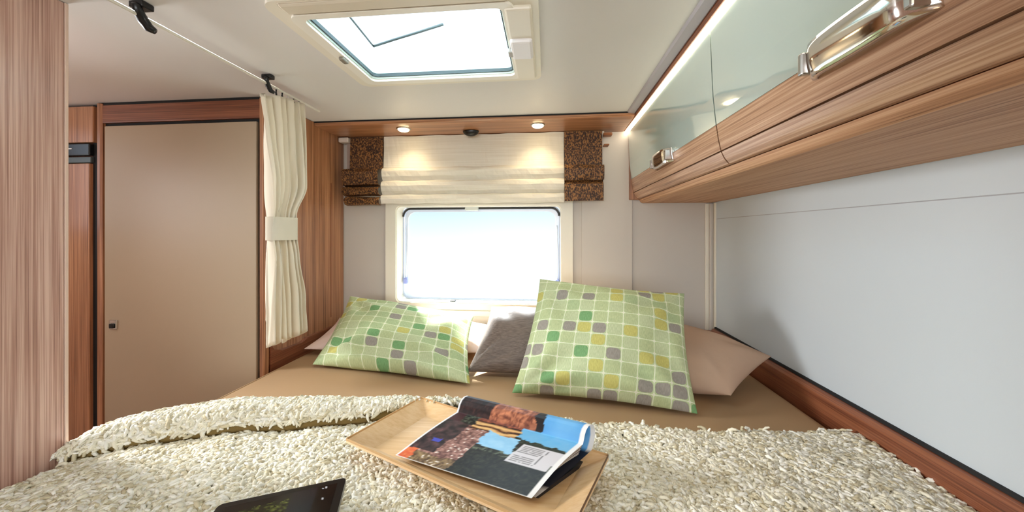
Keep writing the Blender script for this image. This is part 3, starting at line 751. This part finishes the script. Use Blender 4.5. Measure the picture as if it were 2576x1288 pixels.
for k in range(4):
    j = (k + 1) % 4
    d_ = (O[j] - O[k]).normalized(); out = Vector((d_.y, -d_.x, 0))
    tray_sheet('rim_edge', [O[k] - Vector((0, 0, .001)), O[j] - Vector((0, 0, .001)), O[j] + out * .0015 - Vector((0, 0, .001)), O[k] + out * .0015 - Vector((0, 0, .001))], .006, EDGE_SHADE if k == 1 else EDGE)

# ------------------------------------------------------------------ folded magazine
mg = thing('magazine', 'glossy travel magazine folded back on itself on the wooden tray', 'magazine', (-.17, .88, CZ - .57))
def vnoise(x, y, s=0):
    xi, yi = math.floor(x), math.floor(y); fx, fy = x - xi, y - yi
    h = lambda i, j: (math.sin(i * 127.1 + j * 311.7 + s * 74.7) * 43758.5453) % 1.0
    fx = fx * fx * (3 - 2 * fx); fy = fy * fy * (3 - 2 * fy)
    return (h(xi, yi) * (1 - fx) + h(xi + 1, yi) * fx) * (1 - fy) + (h(xi, yi + 1) * (1 - fx) + h(xi + 1, yi + 1) * fx) * fy
def fbm(x, y, s=0): return .55 * vnoise(x, y, s) + .3 * vnoise(2.1 * x, 2.1 * y, s + 1) + .15 * vnoise(4.3 * x, 4.3 * y, s + 2)
def mixc(a, b, t): t = max(0, min(1, t)); return tuple(p + (q - p) * t for p, q in zip(a, b))
def cover(u, s):
    """printed picture: u across 0..1, s from the near edge 0 to the fold 1 (>1 on the rolled part)"""
    if u < .012 or s < .012 or u > .972: return (240, 240, 238)
    u0, s0 = u, s; u += .09 * (fbm(u0 * 9, s0 * 7, 21) - .5); s += (.09 * (fbm(u0 * 8, s0 * 9, 33) - .5) if s0 < .9 else 0)
    n = fbm(u * 22, s * 16, 1); n2 = fbm(u * 60, s * 44, 5)
    if s0 > 1.0:                                            # over the roll
        if u > .70: return mixc((74, 150, 214), (120, 186, 232), fbm(u * 6, s * 5, 9))
        if u > .64: return (22, 16, 18)
        if u > .30: return mixc((70, 26, 18), (222, 146, 104), n2 * 1.25 - .1)
        return mixc((16, 8, 10), (96, 58, 52), n2 * 1.2 - .3)
    # text box
    bx = (u0 - .655 - .05 * s0) / .28; by = (s0 - .36) / .34
    if 0 < bx < 1.02 and 0 < by < 1:
        if .06 < bx < .58 and (by * 11) % 1.0 < .42 and n2 > .25 and .06 < by < .95: return (128, 126, 128)
        if .64 < bx < .67 and .1 < by < .95: return (110, 108, 112)
        return (214, 212, 216)
    sky = (128, 188, 226)
    hill = .60 + .16 * (fbm(u * 7, 3, 4) - .5)
    if u > .40 and s > .44 + .10 * fbm(u * 14, 1, 3) and s < .78 and u < .62 + .05 * n: c = mixc(sky, (168, 212, 238), n)
    elif u > .60 and s > .70:
        c = mixc(sky, (96, 178, 226), n) if s > .84 - .10 * fbm(u * 18, 2, 8) else mixc((12, 18, 12), (86, 100, 78), n2 * 1.3 - .3)
    elif s > .74 and u > .24:                               # warm bands of rock and water
        st = math.sin(s * 62 + 4 * fbm(u * 5, s * 4, 7))
        c = mixc((120, 70, 40), (226, 186, 122), .5 + .6 * st) if s < .93 else mixc((60, 24, 16), (208, 120, 84), n2)
        if st < -.82: c = (30, 18, 16)
    elif u < .22 and s > .20 and s < .80:
        c = mixc((20, 12, 14), (120, 84, 84), n * 1.5 - .45)
        if .12 < u < .17 and .36 < s < .43: c = (66, 74, 176)
    elif u < .10:
        c = mixc((206, 72, 44), (232, 156, 92), n2) if s < .30 else (60, 24, 30)
    elif u < .40 and s < .80:
        c = mixc((84, 52, 46), (206, 160, 146), n2 * 1.7 - .4)
        if s < .16: c = mixc((70, 50, 34), (190, 164, 116), n2 * 1.5 - .3)
        if n2 > .72: c = (236, 226, 214)
    else:
        c = mixc((8, 8, 6), (58, 58, 42), n2 * 1.4 - .4)
        if s > .40: c = mixc(c, (118, 132, 110), max(0, n2 - .45) * 2.2)
    return c
mu = Vector((.350, -.115, 0)).normalized(); mv = Vector((-mu.y, mu.x, 0))   # across / away
M0 = Vector((-.380, .868, 0)); MW, MD = .366, .168
zt0 = -.562 + CZ
prof = []                                                  # (away, height, s) along the outer surface, near edge -> roll -> under leaf
NS = 70
for i in range(NS + 1):
    t = i / NS; prof.append((MD * t, .004 + .046 * t ** 1.15 + .006 * math.sin(t * 3.1), t))
up = [(0, 0), (.004, .010), (.007, .020), (.013, .030), (.022, .036), (.033, .036), (.042, .030), (.047, .018), (.047, .002), (.042, -.014), (.034, -.028)]
for i in range(1, 41):
    q = i / 40 * (len(up) - 1); k = min(int(q), len(up) - 2); q -= k
    prof.append((MD + up[k][0] + (up[k + 1][0] - up[k][0]) * q, prof[NS][1] + up[k][1] + (up[k + 1][1] - up[k][1]) * q, 1 + .29 * i / 40))
la, lh = prof[-1][0], prof[-1][1]
for i in range(1, 15): prof.append((la * (1 - i / 14) + .012 * (i / 14), max(.0, lh * (1 - i / 14) ** 1.4), 1.3 + i / 14))
NU = 110
def skew(a): return .012 * (a / MD)
V = []; colr = []
for i in range(len(prof)):
    a, h, s = prof[i]
    for k in range(NU + 1):
        u = k / NU
        p = M0 + mu * (u * MW + skew(a) + .028 * a / MD * 2.2) + mv * (a * (1 - .06 * u)) + Vector((0, 0, zt0 + h + .004 * u * math.sin(min(s, 1) * 3.14)))
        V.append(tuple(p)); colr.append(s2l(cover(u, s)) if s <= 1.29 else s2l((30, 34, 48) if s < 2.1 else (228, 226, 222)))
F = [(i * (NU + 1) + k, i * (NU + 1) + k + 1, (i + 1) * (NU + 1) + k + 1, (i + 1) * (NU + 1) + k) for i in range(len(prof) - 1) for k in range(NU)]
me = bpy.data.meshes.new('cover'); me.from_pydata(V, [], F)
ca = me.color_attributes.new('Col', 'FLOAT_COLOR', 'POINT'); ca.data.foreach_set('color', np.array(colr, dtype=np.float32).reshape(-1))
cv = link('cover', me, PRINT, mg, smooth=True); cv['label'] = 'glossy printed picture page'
# pages under the printed leaf: several leaves fanning at the right end
PG = mat('page_edge', (206, 196, 182), .6); PG2 = mat('page_edge_dark', (96, 62, 50), .6)
for q in range(9):
    dz = .0030 * (q + 1); V = []; sh = .0012 * q
    pf = prof[:NS + 1:2]
    for a, h, s in pf:
        for k in range(9):
            u = k / 8
            p = M0 + mu * (u * (MW - .002 - sh) + skew(a) + .0616 * a / MD) + mv * (a * (1 - .06 * u) + .0006 * q) + Vector((0, 0, max(zt0 + .0003, zt0 + h - dz * (0.10 + 1.0 * s) + .004 * u * math.sin(s * 3.14))))
            V.append(tuple(p))
    F = [(i * 9 + k, i * 9 + k + 1, (i + 1) * 9 + k + 1, (i + 1) * 9 + k) for i in range(len(pf) - 1) for k in range(8)]
    me = bpy.data.meshes.new('page'); me.from_pydata(V, [], F)
    o_ = link('page', me, PG2 if q in (2, 5) else PG, mg, smooth=True)
    m_ = o_.modifiers.new('thick', 'SOLIDIFY'); m_.thickness = .0009; m_.offset = -1
# under half lying in the tray
bm = bmesh.new(); 
uq = [(.022, .003), (MD + .004, .004), (MD + .004, -.006), (.022, -.006)]
V = []
for u in (.01, .99):
    for a, h in uq:
        V.append(tuple(M0 + mu * (u * MW + .0736 * a / MD) + mv * (a + .004) + Vector((0, 0, zt0 - .012 + h + .006))))
me = bpy.data.meshes.new('under_half'); me.from_pydata(V, [], [(0, 1, 2, 3), (7, 6, 5, 4), (0, 4, 5, 1), (1, 5, 6, 2), (2, 6, 7, 3), (3, 7, 4, 0)])
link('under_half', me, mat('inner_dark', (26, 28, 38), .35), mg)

# ------------------------------------------------------------------ tablet
tbv = thing('tablet', 'black tablet computer lying on the blanket at the near edge', 'tablet', (-.54, .68, CZ - .585))
tu = Vector((.236, .092, .012)).normalized(); tv = Vector((.10, -.26, 0)); tv = (tv - tu * tv.dot(tu)).normalized(); tn = tv.cross(tu)
if tn.z < 0: tn = -tn
T0 = Vector((-.684, .686, -.568 + CZ)); LW, LH = .246, .172
def slab(name, u0, u1, v0, v1, h0, h1, material, r=.008):
    pts = rrect(u0, u1, v0, v1, r); n = len(pts)
    V = [tuple(T0 + tu * a + tv * b + tn * h) for h in (h0, h1) for a, b in pts]
    F = [(i, (i + 1) % n, n + (i + 1) % n, n + i) for i in range(n)] + [tuple(range(n)), tuple(range(n, 2 * n))]
    me = bpy.data.meshes.new(name); me.from_pydata(V, [], F)
    b_ = bmesh.new(); b_.from_mesh(me); bmesh.ops.recalc_face_normals(b_, faces=b_.faces); b_.to_mesh(me); b_.free()
    return link(name, me, material, tbv)
slab('body', 0, LW, 0, LH, -.009, 0, BLACK, .010)
def screen(u, v):
    n = fbm(u * 40, v * 30, 3)
    if u < .60 and v > .06 and .10 < u + .2 * v:
        return mixc((10, 14, 8), (150, 158, 70), (n * 1.6 - .5) * (.6 + .7 * u)) if v > .10 + .12 * (.6 - u) else (10, 10, 12)
    if u < .60: return (8, 8, 10)
    if u < .82: return mixc((34, 28, 34), (24, 36, 46), v * 2)
    if (abs(u - .90) < .012 and (abs(v - .05) < .02 or abs(v - .28) < .02)) or (abs(u - .87) < .006 and abs(v - .06) < .014): return (220, 222, 226)
    return (9, 9, 11)
NU2, NV2 = 70, 50; V = []; cc = []
for j in range(NV2 + 1):
    for i in range(NU2 + 1):
        u, v = i / NU2, j / NV2
        V.append(tuple(T0 + tu * (.016 + (LW - .032) * u) + tv * (.014 + (LH - .028) * v) + tn * .0006)); cc.append(s2l(screen(u, v)))
F = [(j * (NU2 + 1) + i, (j + 1) * (NU2 + 1) + i, (j + 1) * (NU2 + 1) + i + 1, j * (NU2 + 1) + i + 1) for j in range(NV2) for i in range(NU2)]
me = bpy.data.meshes.new('screen'); me.from_pydata(V, [], F)
ca = me.color_attributes.new('Col', 'FLOAT_COLOR', 'POINT'); ca.data.foreach_set('color', np.array(cc, dtype=np.float32).reshape(-1))
link('screen', me, SCREEN, tbv)
